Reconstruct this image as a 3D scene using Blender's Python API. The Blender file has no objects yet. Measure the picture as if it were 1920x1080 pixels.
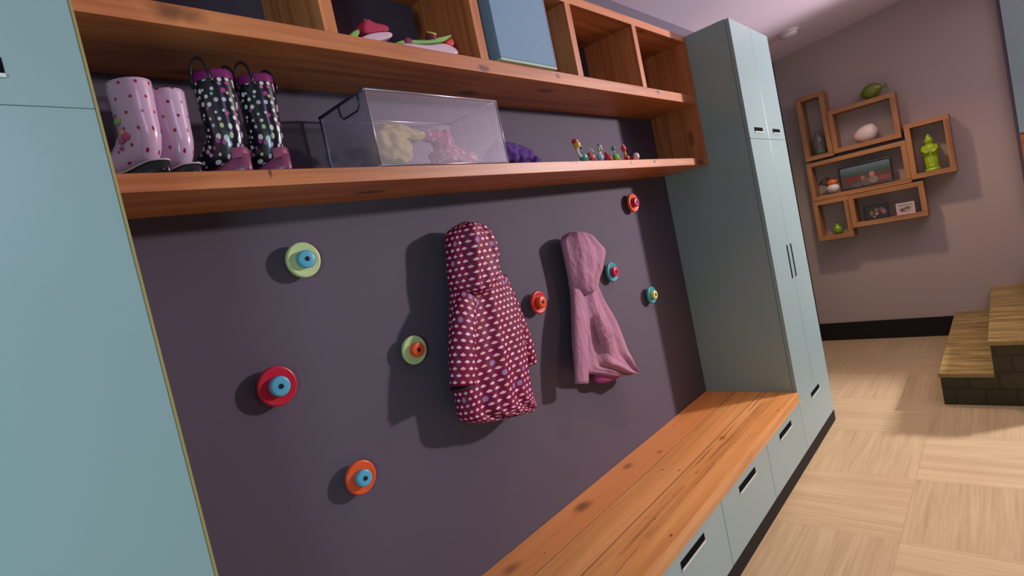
import bpy, bmesh, math, random
from math import sin, cos, pi, radians, sqrt
from mathutils import Vector, Matrix, noise
random.seed(7)
SC = bpy.context.scene
COL = SC.collection

# ------------------------------------------------------------------ camera
CAM = Vector((-0.2216, -1.3859, 1.3782)); YAW, PITCH, ROLL, FPX = radians(42.9311), radians(-3.4594), radians(-12.1055), 1018.1
_f = Vector((cos(PITCH)*cos(YAW), cos(PITCH)*sin(YAW), sin(PITCH)))
_r0 = Vector((sin(YAW), -cos(YAW), 0)); _u0 = _r0.cross(_f)
_r = _r0*cos(ROLL)+_u0*sin(ROLL); _u = _u0*cos(ROLL)-_r0*sin(ROLL)
cd = bpy.data.cameras.new('camera'); cam = bpy.data.objects.new('camera', cd); COL.objects.link(cam)
cd.sensor_width = 36; cd.lens = FPX/1920*36; cd.clip_start = .02
M = Matrix((_r, _u, -_f)).transposed().to_4x4(); M.translation = CAM
cam.matrix_world = M; SC.camera = cam

def at(px, py, **k):
    """point of the photograph turned into a point on the plane x=, y= or z="""
    d = _f+_r*((px-960)/FPX)-_u*((py-540)/FPX)
    a, v = list(k.items())[0]; i = 'xyz'.index(a)
    return CAM+d*((v-CAM[i])/d[i])

# ------------------------------------------------------------------ world, light, exposure
w = bpy.data.worlds.new('world'); SC.world = w; w.use_nodes = True
bg = w.node_tree.nodes['Background']; bg.inputs[0].default_value = (.60, .50, .70, 1); bg.inputs[1].default_value = .05
SC.view_settings.view_transform = 'Standard'; SC.view_settings.look = 'None'; SC.view_settings.exposure = 0; SC.view_settings.gamma = 1

def lamp(name, kind, loc, target, power, col, size=.1, spot=None, blend=.5):
    l = bpy.data.lights.new(name, kind); l.energy = power; l.color = col
    if kind == 'AREA': l.size = size
    else: l.shadow_soft_size = size
    if kind == 'SPOT': l.spot_size = spot; l.spot_blend = blend
    o = bpy.data.objects.new(name, l); COL.objects.link(o); o.location = loc
    d = Vector(target)-Vector(loc); o.rotation_euler = d.to_track_quat('-Z', 'Y').to_euler()
    return o
lamp('key_light', 'SPOT', (5.02, -3.35, 2.15), (1.1, 0, 1.5), 740, (1.0, .88, .92), .11, radians(88), .35)
lamp('downlight_bench', 'SPOT', (1.9, -1.0, 2.6), (1.9, -.5, 0), 62, (1, .58, .26), .06, radians(64), .9)
lamp('downlight_hall', 'SPOT', (4.25, -.55, 2.58), (4.1, -.9, 0), 70, (1, .72, .48), .06, radians(120), .9)
lamp('downlight_near', 'SPOT', (3.0, -.85, 2.6), (3.0, -1.2, 0), 40, (1, .76, .46), .10, radians(80), .8)
lamp('violet_fill', 'AREA', (-.1, -2.3, 2.1), (.8, 0, 1.7), 3.6, (.74, .60, 1.0), .5)  # unseen fill added near the camera to even out the wall
lamp('cabinet_fill', 'AREA', (-1.0, -1.75, 1.45), (-.35, -.5, 1.0), 15, (.58, .92, 1.0), .4)  # added cyan fill, no window there; brightens the left cabinet front
lamp('ceiling_fill', 'AREA', (3.9, -2.1, 2.3), (3.4, -1.5, 3.0), 13, (.96, .78, 1.0), .5)  # unseen upward fill added to brighten the ceiling

# ------------------------------------------------------------------ object helpers
def thing(name, label, cat, loc=(0, 0, 0), rz=0, group=None):
    o = bpy.data.objects.new(name, None); COL.objects.link(o); o.empty_display_size = .05
    o.location = loc; o.rotation_euler = (0, 0, rz)
    return tag(o, label, cat, group)
def tag(o, label, cat, group=None):
    o['label'] = label; o['category'] = cat
    if group: o['group'] = group
    return o
def wloc(o):
    v = Vector((0, 0, 0))
    while o: v += o.location; o = o.parent
    return v
def obj(name, bm, mats, parent=None, smooth=False, local=False, sub=0, label=None, bevel=0):
    """links bm as ONE mesh object; world coordinates unless local"""
    if parent is not None and not local:
        bmesh.ops.translate(bm, verts=bm.verts, vec=-wloc(parent))
    bmesh.ops.recalc_face_normals(bm, faces=bm.faces)
    me = bpy.data.meshes.new(name); bm.to_mesh(me); bm.free()
    for m in (mats if isinstance(mats, (list, tuple)) else [mats]): me.materials.append(m)
    if smooth:
        for p in me.polygons: p.use_smooth = True
    o = bpy.data.objects.new(name, me); COL.objects.link(o)
    if parent is not None: o.parent = parent
    if bevel:
        b = o.modifiers.new('b', 'BEVEL'); b.width = bevel; b.segments = 2; b.limit_method = 'ANGLE'; b.angle_limit = radians(40)
    if sub:
        s = o.modifiers.new('s', 'SUBSURF'); s.levels = s.render_levels = sub
    if label: o['label'] = label
    return o
def struct(name, bm, m, **k):
    o = obj(name, bm, m, **k); o['kind'] = 'structure'; return o
def NB():
    bm = bmesh.new(); bm.loops.layers.uv.new('UVMap'); return bm
def box(bm, x0, x1, y0, y1, z0, z1, mi=0):
    vs = [bm.verts.new((x, y, z)) for z in (z0, z1) for y in (y0, y1) for x in (x0, x1)]
    for f in ((0, 2, 3, 1), (4, 5, 7, 6), (0, 1, 5, 4), (2, 6, 7, 3), (0, 4, 6, 2), (1, 3, 7, 5)):
        bm.faces.new([vs[i] for i in f]).material_index = mi
    return bm
def bx(*a): return box(NB(), *a)
def frame_of(axis):
    a = Vector(axis).normalized(); t = Vector((0, 0, 1)) if abs(a.z) < .9 else Vector((1, 0, 0))
    u = a.cross(t).normalized(); return u, a.cross(u), a
def loft(bm, rings, closed=True, cap=True, mi=0, vscale=None):
    """rings of points -> skin with arc length UVs"""
    uv = bm.loops.layers.uv.verify(); n = len(rings[0])
    V = [[bm.verts.new(p) for p in r] for r in rings]
    vv = [0.0]
    for a, b in zip(rings, rings[1:]): vv.append(vv[-1]+sum((Vector(p)-Vector(q)).length for p, q in zip(a, b))/n)
    wd = []
    for r in rings:
        s = [0.0]
        for i in range(n): s.append(s[-1]+(Vector(r[(i+1) % n])-Vector(r[i])).length)
        wd.append(s)
    base = max(s[-1] for s in wd)
    for i in range(len(V)-1):
        for j in range(n if closed else n-1):
            k = (j+1) % n
            f = bm.faces.new((V[i][j], V[i][k], V[i+1][k], V[i+1][j])); f.material_index = mi; f.smooth = True
            us = (j/n*base, (j+1)/n*base, (j+1)/n*base, j/n*base); vs = (vv[i], vv[i], vv[i+1], vv[i+1])
            for l, a, b in zip(f.loops, us, vs): l[uv].uv = (a, b)
    if cap:
        for r in (V[0], V[-1]):
            f = bm.faces.new(r); f.material_index = mi
    return bm
def lathe(bm, prof, c=(0, 0, 0), axis=(0, 0, 1), n=32, mi=0):
    u, v, a = frame_of(axis); c = Vector(c)
    return loft(bm, [[c+a*z+(u*cos(2*pi*i/n)+v*sin(2*pi*i/n))*max(r, 1e-4) for i in range(n)] for r, z in prof], mi=mi)
def tube(bm, pts, rad, n=10, mi=0, flat=1.0, fdir=None):
    pts = [Vector(p) for p in pts]; rings = []
    rad = rad if isinstance(rad, (list, tuple)) else [rad]*len(pts)
    for i, p in enumerate(pts):
        t = (pts[min(i+1, len(pts)-1)]-pts[max(i-1, 0)]).normalized()
        ref = Vector(fdir) if fdir else (Vector((0, 0, 1)) if abs(t.z) < .9 else Vector((1, 0, 0)))
        a = t.cross(ref).normalized(); b = t.cross(a).normalized()
        rings.append([p+(a*cos(2*pi*k/n)+b*sin(2*pi*k/n)*flat)*rad[i] for k in range(n)])
    return loft(bm, rings, mi=mi)
def blob(bm, c, r, seed=0, amp=.15, freq=3, sub=3, mi=0, rot=None):
    g = bmesh.ops.create_icosphere(bm, subdivisions=sub, radius=1)
    c = Vector(c)
    for v in g['verts']:
        d = v.co.copy(); k = 1+amp*noise.noise(d*freq+Vector((seed*7.3, seed, 0)))
        p = Vector((d.x*r[0], d.y*r[1], d.z*r[2]))*k
        if rot: p = rot @ p
        v.co = c+p
    fs = set(f for v in g['verts'] for f in v.link_faces)
    for f in fs: f.material_index = mi; f.smooth = True
    return bm
def prism(bm, poly, fn, d0, d1, mi=0):
    """extrudes a 2d outline: fn(u, v, depth) gives the point"""
    a = [bm.verts.new(fn(u, v, d0)) for u, v in poly]; b = [bm.verts.new(fn(u, v, d1)) for u, v in poly]
    n = len(poly)
    bm.faces.new(a).material_index = mi; bm.faces.new(b[::-1]).material_index = mi
    for i in range(n): bm.faces.new((a[i], a[(i+1) % n], b[(i+1) % n], b[i])).material_index = mi
    return bm

# ------------------------------------------------------------------ materials
class G:
    def __init__(s, name, rough=.5, spec=.5, coat=0, metal=0):
        s.m = bpy.data.materials.new(name); s.m.use_nodes = True; s.t = s.m.node_tree
        s.p = s.t.nodes['Principled BSDF']; s.set('Roughness', rough); s.set('Specular IOR Level', spec); s.set('Coat Weight', coat); s.set('Metallic', metal)
    def n(s, ty, **k):
        x = s.t.nodes.new(ty)
        for a, b in k.items(): setattr(x, a, b)
        return x
    def set(s, key, v):
        s.link(s.p.inputs[key], v)
    def link(s, inp, v):
        if hasattr(v, 'is_output'): s.t.links.new(v, inp)
        elif isinstance(v, (tuple, list)) and len(v) == 3 and inp.type == 'RGBA': inp.default_value = (*v, 1)
        else: inp.default_value = v
    def ma(s, op, a, b=0.0, c=0.0, clamp=False):
        x = s.n('ShaderNodeMath', operation=op, use_clamp=clamp)
        for i, v in enumerate((a, b, c)): s.link(x.inputs[i], v)
        return x.outputs[0]
    def mix(s, f, a, b):
        x = s.n('ShaderNodeMix', data_type='RGBA'); s.link(x.inputs[0], f); s.link(x.inputs[6], a); s.link(x.inputs[7], b)
        return x.outputs[2]
    def co(s, kind='Object', scale=(1, 1, 1), loc=(0, 0, 0)):
        t = s.n('ShaderNodeTexCoord'); mp = s.n('ShaderNodeMapping'); s.t.links.new(t.outputs[kind], mp.inputs[0])
        mp.inputs['Scale'].default_value = scale; mp.inputs['Location'].default_value = loc; return mp.outputs[0]
    def sep(s, v):
        x = s.n('ShaderNodeSeparateXYZ'); s.t.links.new(v, x.inputs[0]); return x.outputs
    def comb(s, *v):
        x = s.n('ShaderNodeCombineXYZ')
        for i, a in enumerate(v): s.link(x.inputs[i], a)
        return x.outputs[0]
    def noise(s, v, scale=5, detail=3, rough=.5, dist=0):
        x = s.n('ShaderNodeTexNoise'); s.link(x.inputs['Vector'], v); x.inputs['Scale'].default_value = scale; x.inputs['Detail'].default_value = detail
        x.inputs['Roughness'].default_value = rough; x.inputs['Distortion'].default_value = dist; return x.outputs[0]
    def ramp(s, f, stops):
        x = s.n('ShaderNodeValToRGB'); s.link(x.inputs[0], f); e = x.color_ramp.elements
        while len(e) < len(stops): e.new(.5)
        for el, (p, c) in zip(e, stops): el.position = p; el.color = (*c, 1) if len(c) == 3 else c
        return x.outputs[0]
    def vor(s, v, scale, rnd=1, dim='3D'):
        x = s.n('ShaderNodeTexVoronoi', voronoi_dimensions=dim); s.link(x.inputs['Vector'], v); x.inputs['Scale'].default_value = scale; x.inputs['Randomness'].default_value = rnd; return x.outputs
    def bump(s, h, st=.2, d=.01):
        x = s.n('ShaderNodeBump'); s.link(x.inputs['Height'], h); x.inputs['Strength'].default_value = st; x.inputs['Distance'].default_value = d
        s.t.links.new(x.outputs[0], s.p.inputs['Normal'])
def ss(g, x, a, b):
    m = g.n('ShaderNodeMapRange', interpolation_type='SMOOTHSTEP'); g.link(m.inputs[0], x); m.inputs[1].default_value = a; m.inputs[2].default_value = b; return m.outputs[0]

def plain(name, col, rough=.5, var=.08, scale=6, **k):
    g = G(name, rough, **k); v = g.co()
    nz = g.noise(v, scale, 3)
    g.set('Base Color', g.mix(nz, tuple(c*(1-var) for c in col), tuple(min(1, c*(1+var)) for c in col)))
    return g.m
def wood(name, axis, dark, mid, light, rough=.45, knots=True, spots=()):
    """sawn softwood, grain along axis; dark cracks and knots belong to the boards"""
    g = G(name, rough, .4)
    lo = 1.2; hi = 26
    sc = [hi, hi, hi]; sc['xyz'.index(axis)] = lo
    v = g.co('Object', sc)
    a = g.noise(v, 1.0, 6, .6, .6)
    sc2 = [90, 90, 90]; sc2['xyz'.index(axis)] = 2.5
    b = g.noise(g.co('Object', sc2), 1, 3)
    c = g.noise(g.co('Object', [2.2]*3), 1, 2)
    f = g.ma('ADD', g.ma('MULTIPLY', a, .6), g.ma('ADD', g.ma('MULTIPLY', b, .22), g.ma('MULTIPLY', c, .22)))
    col = g.ramp(f, [(.36, dark), (.5, mid), (.66, light)])
    if knots:
        sk = [7, 7, 7]; sk['xyz'.index(axis)] = 2.6
        kd = g.vor(g.co('Object', sk), 1.0)[0]
        wob = g.ma('ADD', kd, g.ma('MULTIPLY', g.noise(g.co('Object', [30]*3), 1, 2), .10))
        k = ss(g, wob, .25, .11)
        col = g.mix(g.ma('MULTIPLY', k, .8), col, tuple(x*.22 for x in dark))
    if spots:
        x, y, z = g.sep(g.co())[:3]; wb = g.ma('MULTIPLY', g.noise(g.co('Object', [40]*3), 1, 3), .9)
        for sx, sz, rx, rz in spots:
            a_ = g.ma('DIVIDE', g.ma('SUBTRACT', x, sx-1.345), rx); b_ = g.ma('DIVIDE', g.ma('SUBTRACT', z, sz-1.6265), rz)
            d = g.ma('ADD', g.ma('SQRT', g.ma('ADD', g.ma('MULTIPLY', a_, a_), g.ma('MULTIPLY', b_, b_))), wb)
            col = g.mix(g.ma('MULTIPLY', ss(g, d, 1.35, .75), .85), col, (.05, .012, .008))
    g.set('Base Color', col); g.bump(f, .12, .004)
    return g.m

W_D, W_M, W_L = (.26, .075, .022), (.46, .155, .048), (.60, .24, .085)
m_wx = wood('sawn_fir_lengthwise', 'x', W_D, W_M, W_L, spots=((.328, 1.655, .006, .016), (1.073, 1.958, .035, .016), (1.46, 1.972, .024, .016), (2.25, 1.976, .022, .014), (1.865, 1.652, .008, .014), (2.08, 1.652, .020, .012), (.12, 1.985, .03, .012)))
m_wz = wood('sawn_fir_upright', 'z', W_D, W_M, W_L)
m_wy = wood('sawn_fir_crosswise', 'y', W_D, W_M, W_L)
m_box_y = wood('shelf_box_wood_level', 'y', (.23, .098, .036), (.37, .168, .062), (.48, .23, .09), knots=False)
m_box_z = wood('shelf_box_wood_upright', 'z', (.23, .098, .036), (.37, .168, .062), (.48, .23, .09), knots=False)

def bench_wood():
    g = G('reclaimed_bench_boards', .38, .4)
    v = g.co('Object'); x, y, z = g.sep(v)[:3]
    # three boards
    s1 = g.ma('GREATER_THAN', g.ma('MULTIPLY', y, -1), .168); s2 = g.ma('GREATER_THAN', g.ma('MULTIPLY', y, -1), .312)
    bid = g.ma('ADD', s1, s2)
    vv = g.comb(g.ma('ADD', g.ma('MULTIPLY', x, .8), g.ma('MULTIPLY', bid, 7.7)), g.ma('MULTIPLY', y, 15), g.ma('MULTIPLY', z, 15))
    a = g.noise(vv, 1, 6, .62, .7)
    fine = g.noise(g.comb(g.ma('MULTIPLY', x, 4), g.ma('MULTIPLY', y, 160), z), 1, 3)
    f = g.ma('ADD', g.ma('MULTIPLY', a, .75), g.ma('MULTIPLY', fine, .25))
    col = g.ramp(f, [(.28, (.44, .18, .055)), (.45, (.60, .28, .09)), (.6, (.70, .35, .125)), (.78, (.78, .43, .18))])
    # redder board at the wall
    col = g.mix(g.ma('MULTIPLY', g.ma('LESS_THAN', bid, .5), .45), col, (.62, .20, .065))
    # long dark checks
    ck = g.noise(g.comb(g.ma('ADD', g.ma('MULTIPLY', x, 1.1), g.ma('MULTIPLY', bid, 3.1)), g.ma('MULTIPLY', y, 34), 0.0), 1, 4, .7, .4)
    cm = ss(g, ck, .70, .76)
    cm = g.ma('MULTIPLY', cm, g.ma('GREATER_THAN', bid, .5))
    col = g.mix(g.ma('MULTIPLY', cm, .55), col, (.10, .028, .01))
    # one long split and a stained streak along the front board, as in the photo
    for y0, wd, am, st in ((-.335, .0035, .012, .9), (-.366, .012, .010, .45), (-.402, .004, .012, .45)):
        wob = g.ma('MULTIPLY', g.ma('SUBTRACT', g.noise(g.comb(g.ma('MULTIPLY', x, 3.0), y0*90, 0.0), 1, 3), .5), am*3)
        dd = g.ma('ABSOLUTE', g.ma('SUBTRACT', g.ma('ADD', y, wob), y0))
        brk = ss(g, g.noise(g.comb(g.ma('MULTIPLY', x, 2.6), y0*70, 3.0), 1, 4, .7), .42, .56)
        k = g.ma('MULTIPLY', g.ma('MULTIPLY', ss(g, dd, wd, wd*.2), brk), st)
        col = g.mix(k, col, (.075, .020, .008))
    kd = g.vor(g.comb(g.ma('MULTIPLY', x, 1.5), g.ma('MULTIPLY', y, 5), 0.0), 1)[0]
    col = g.mix(g.ma('MULTIPLY', ss(g, g.ma('ADD', kd, g.ma('MULTIPLY', fine, .1)),   .15, .06), .65), col, (.14, .035, .012))
    for kx, ky, r_, st in ((1.326, -.064, .060, .75), (1.687, -.060, .042, .65), (.901, -.070, .05, .6), (1.693, -.222, .008, 1), (1.262, -.467, .009, 1), (2.057, -.335, .03, .6), (2.095, -.442, .007, 1), (2.427, -.468, .007, 1), (1.02, -.122, .006, 1), (1.331, -.140, .005, 1), (1.856, -.125, .022, .6), (1.706, -.289, .012, .8)):
        a_ = g.ma('DIVIDE', g.ma('SUBTRACT', x, kx), r_*1.3); b_ = g.ma('DIVIDE', g.ma('SUBTRACT', y, ky), r_*.75)
        dq = g.ma('ADD', g.ma('SQRT', g.ma('ADD', g.ma('MULTIPLY', a_, a_), g.ma('MULTIPLY', b_, b_))), g.ma('MULTIPLY', a, .8))
        col = g.mix(g.ma('MULTIPLY', ss(g, dq, 1.4, .5), st), col, (.10, .026, .010))
    kd2 = g.vor(g.comb(g.ma('MULTIPLY', x, 7), g.ma('MULTIPLY', y, 9), 5.0), 1)[0]
    col = g.mix(ss(g, kd2, .04, .025), col, (.02, .008, .004))
    for s_ in (.168, .312):
        dd = g.ma('ABSOLUTE', g.ma('ADD', y, s_)); col = g.mix(g.ma('MULTIPLY', ss(g, dd, .0028, .0010), .85), col, (.12, .035, .012))
    g.set('Base Color', col); g.bump(f, .1, .003); return g.m
m_bench = bench_wood()

def paint(name, col, rough):
    g = G(name, rough, .5); v = g.co()
    n1 = g.noise(v, 1.5, 2); g.set('Base Color', g.mix(n1, tuple(c*.94 for c in col), tuple(c*1.05 for c in col)))
    g.bump(g.noise(v, 220, 2), .04, .001); return g.m
m_teal = paint('teal_grey_lacquer', (.25, .365, .36), .30)
m_slate = paint('slate_violet_wall_paint', (.084, .066, .095), .75)
m_far = paint('warm_grey_wall_paint', (.42, .342, .300), .8)
m_ceil = paint('ceiling_paint', (.78, .67, .76), .8)
m_dark = plain('dark_brown_baseboard', (.018, .015, .013), .7, spec=.12)
m_seam = plain('dark_gap', (.015, .015, .015), .8)
m_black = plain('black_pull_recess', (.004, .005, .005), .9, spec=.05)
m_lip = plain('brushed_metal_lip', (.62, .72, .66), .35, metal=.2)
m_edge = plain('plywood_edge', (.32, .24, .07), .6)

def floor_mat():
    g = G('striated_floor_tiles', .42, .4); v = g.co('Object'); x, y, z = g.sep(v)[:3]
    T = .53
    X = g.ma('DIVIDE', g.ma('SUBTRACT', x, .50), T); Y = g.ma('DIVIDE', g.ma('ADD', y, .94), T)
    ix = g.ma('FLOOR', X); iy = g.ma('FLOOR', Y)
    par = g.ma('MODULO', g.ma('ABSOLUTE', g.ma('ADD', g.ma('ADD', ix, iy), 40.0)), 2.0)
    wn = g.n('ShaderNodeTexWhiteNoise', noise_dimensions='2D'); g.link(wn.inputs['Vector'], g.comb(ix, iy, 0.0)); rnd = wn.outputs[0]
    off = g.ma('MULTIPLY', rnd, 37)
    def strokes(a, b):
        n1 = g.noise(g.comb(g.ma('ADD', g.ma('MULTIPLY', a, 3.0), off), g.ma('MULTIPLY', b, 75), 0.0), 1, 3, .6)
        n2 = g.noise(g.comb(g.ma('ADD', g.ma('MULTIPLY', a, 1.0), off), g.ma('MULTIPLY', b, 22), 4.0), 1, 2, .5)
        return g.ma('ADD', g.ma('MULTIPLY', n1, .55), g.ma('MULTIPLY', n2, .45))
    m = g.n('ShaderNodeMix'); g.link(m.inputs[0], par); g.link(m.inputs[2], strokes(x, y)); g.link(m.inputs[3], strokes(y, x))
    f = m.outputs[0]
    col = g.ramp(f, [(.30, (.36, .26, .15)), (.5, (.44, .335, .20)), (.70, (.53, .415, .265))])
    fx = g.ma('FRACT', X); fy = g.ma('FRACT', Y)
    ed = g.ma('MINIMUM', g.ma('MINIMUM', fx, g.ma('SUBTRACT', 1.0, fx)), g.ma('MINIMUM', fy, g.ma('SUBTRACT', 1.0, fy)))
    col = g.mix(g.ma('MULTIPLY', ss(g, ed, .006, .002), .35), col, (.28, .18, .11))
    hs = g.n('ShaderNodeHueSaturation'); g.link(hs.inputs['Color'], col); g.link(hs.inputs['Value'], g.ma('ADD', .93, g.ma('MULTIPLY', rnd, .13)))
    g.set('Base Color', hs.outputs[0]); return g.m
m_floor = floor_mat()

# ------------------------------------------------------------------ room
XR, XE, D, DS, HC, HB = 2.69, 3.30, .487, .26, 2.30, .376
XF, HW, SY = 5.243, 2.568, .105
struct('wall_back', bx(-1.6, XF+.1, 0, .1, 0, 2.75), m_slate)
struct('wall_far', bx(XF, XF+.1, -3.6, 0, 0, 3.0), m_far)
struct('floor', bx(-1.6, XF+.1, -3.6, .1, -.08, 0), m_floor)
b = NB(); prism(b, [(0, HW), (-3.6, HW+.105*3.6), (-3.6, HW+.105*3.6+.08), (0, HW+.08)], lambda u, v, d: (d, u, v), -1.6, XF+.1)
struct('ceiling', b, m_ceil)
struct('baseboard_far', bx(XF-.014, XF, -1.0, 0, 0, .158), m_dark)

# ------------------------------------------------------------------ cabinets
def slot(bm, x0, x1, z0, z1, y, lip='bottom'):
    """recessed finger pull: black trough with a thin metal lip"""
    t = .0035
    box(bm, x0, x1, y-.0015, y+.001, z0, z1, 0)
    box(bm, x0, x1, y-.005, y, z0-.0045, z0+.0005, 1)
    return bm
def tall_cabinet(x0, x1, label, edge=False):
    t = thing('tall_cabinet', label, 'cabinet', ((x0+x1)/2, -D/2, 0), 0, 'tall cabinets at the two ends of the bench')
    obj('body', bx(x0, x1, -D+.021, -.002, .06, HC), m_teal, t)
    obj('toe_kick', bx(x0, x1+.004, -D+.002, -.01, 0, .062), m_dark, t)
    mid = (x0+x1)/2; g = .0015
    for a, b_ in ((x0+.0005, mid-g), (mid+g, x1-.0005)):
        c = (a+b_)/2
        d = obj('door', bx(a, b_, -D, -D+.0195, 1.6962-(.0009 if edge else 0), HC-.003), m_teal, t, bevel=.0012)
        obj('handle', slot(NB(), c-.066, c+.066, 1.733, 1.755, -D), [m_black, m_lip], d)
        d = obj('door', bx(a, b_, -D, -D+.0195, (.3412), 1.6948), m_teal, t, bevel=.0012)
        hx = mid-.036 if c < mid else mid+.036
        obj('handle', slot(NB(), hx-.009, hx+.009, .93, 1.115, -D), [m_black, m_lip], d)
    d = obj('drawer', bx(x0+.0005, x1-.0005, -D, -D+.0195, .066, .3395), m_teal, t, bevel=.0012)
    obj('handle', slot(NB(), mid-.085, mid+.085, .272, .297, -D), [m_black, m_lip], d)
    if edge: obj('edge_banding', bx(x1-.0005, x1+.003, -D-.0008, -D+.02, .066, HC-.003), m_edge, t, label='tan plywood edge of the door')
    return t
tall_cabinet(XR, XE, 'tall teal grey cabinet with slot pulls standing at the far end of the wooden bench')
tall_cabinet(-.615, -.0045, 'pale blue tall cabinet filling the left side of the picture beside the boots', edge=True)

t = thing('bench_cabinet', 'low teal grey cabinet with slot pull drawers underneath the wooden bench top', 'cabinet', (XR/2, -D/2, 0))
obj('body', bx(.001, XR-.001, -D+.021, -.002, .06, .324), m_teal, t)
obj('toe_kick', bx(.001, XR-.001, -D+.002, -.01, 0, .062), m_dark, t)
for i in range(5):
    a, b_ = i*.5375+.0015+.002, (i+1)*.5375-.0015+.002
    if i == 4: b_ = XR-.0025
    d = obj('drawer', bx(a, b_, -D, -D+.0195, .066, .3225), m_teal, t, bevel=.0012)
    c = (a+b_)/2
    obj('handle', slot(NB(), c-.094, c+.094, .268, .293, -D), [m_black, m_lip], d)
bt = NB()
box(bt, .001, XR-.001, -.167, -.002, .3245, HB); box(bt, .001, XR-.001, -.3115, -.169, .3245, HB); box(bt, .001, XR-.001, -D-.004, -.3135, .3245, HB)
tag(obj('worktop', bt, m_bench, bevel=.0015), 'long orange reclaimed wood bench top of three cracked boards below the hanging coats', 'bench top')

# ------------------------------------------------------------------ cubby shelf
t = thing('cubby_shelf', 'long wooden wall shelf with open cubbies above the coats and boots', 'shelf', (XR/2, -DS/2, 1.6265))
P = .0015
obj('bottom_board', bx(P, XR-.03, -DS, -.001, 1.6265, 1.6615), m_wx, t, bevel=.001)
obj('middle_board', bx(P, XR-.03, -DS, -.001, 1.945, 1.988), m_wx, t, bevel=.001)
obj('top_board', bx(P, XR-.03, -DS, -.001, 2.2665, 2.300), m_wx, t, bevel=.001)
obj('side_panel', bx(XR-.03, XR-.001, -DS, -.001, 1.6265, 2.300), m_wz, t, bevel=.001)
for x in (.540, 1.070, 1.600, 2.112):
    obj('divider', bx(x, x+.036, -DS, -.001, 1.988, 2.2665), m_wz, t, bevel=.001)

# ------------------------------------------------------------------ wall hooks
def lacquer(name, col, rough=.3): return plain(name, col, rough, .04)
C_ = dict(green=(.50, .62, .28), blue=(.09, .38, .55), orange=(.75, .09, .02), crimson=(.50, .012, .035), red=(.62, .03, .02), teal=(.05, .30, .34), magenta=(.55, .02, .09), yellow=(.62, .66, .22), scarlet=(.68, .06, .025))
MC = {k: lacquer(k+'_lacquer', v) for k, v in C_.items()}
m_screw = plain('dark_screw', (.02, .02, .025), .3, metal=.5)
hooks = [((570, 487), .0475, 'green', 'blue', 'round wall hook with pale green disc and blue centre, high at the left'),
         ((778, 656), .0445, 'green', 'orange', 'round wall hook with pale green disc and orange centre, left of the dotted raincoat'),
         ((521, 724), .0500, 'crimson', 'blue', 'large crimson round wall hook with a light blue centre'),
         ((678, 895), .0460, 'orange', 'blue', 'orange round wall hook with blue centre, lowest on the wall'),
         ((1011, 567), .0450, 'red', 'orange', 'red round wall hook with orange centre between the two hanging coats'),
         ((1188, 380), .0480, 'orange', 'magenta', 'orange red wall hook with magenta centre, highest under the shelf at the far right'),
         ((1149, 510), .0460, 'teal', 'magenta', 'teal round wall hook with magenta centre just right of the pink coat'),
         ((1223, 553), .0440, 'teal', 'yellow', 'teal wall hook with pale yellow centre, the one nearest the teal cabinet')]
for (px, py), R, ca, cb, lab in hooks:
    p = at(px, py, y=-.030)
    t = thing('wall_hook', lab, 'wall hook', (p.x, 0, p.z), group='round disc hooks on the slate wall')
    ax = (0, -1, 0)
    obj('peg', lathe(NB(), [(.011, .0005), (.011, .018)], p-Vector((0, p.y, 0)), ax, 20), m_screw, t, True)
    c0 = Vector((p.x, 0, p.z))
    obj('large_disc', lathe(NB(), [(0, .016), (R*.80, .016), (R*.96, .019), (R, .024), (R*.98, .030), (R*.93, .033), (R*.86, .0325), (R*.6, .031), (0, .031)], c0, ax, 48), MC[ca], t)
    r = R*.50
    d = obj('small_disc', lathe(NB(), [(r*.9, .0305), (r, .033), (r, .046), (r*.93, .049), (r*.8, .050), (r*.3, .0495), (0, .0495)], c0, ax, 40), MC[cb], t)
    obj('screw', lathe(NB(), [(.0062, .049), (.0062, .0515), (.004, .0522), (0, .0512)], c0, ax, 16), m_screw, d, True)

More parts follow.
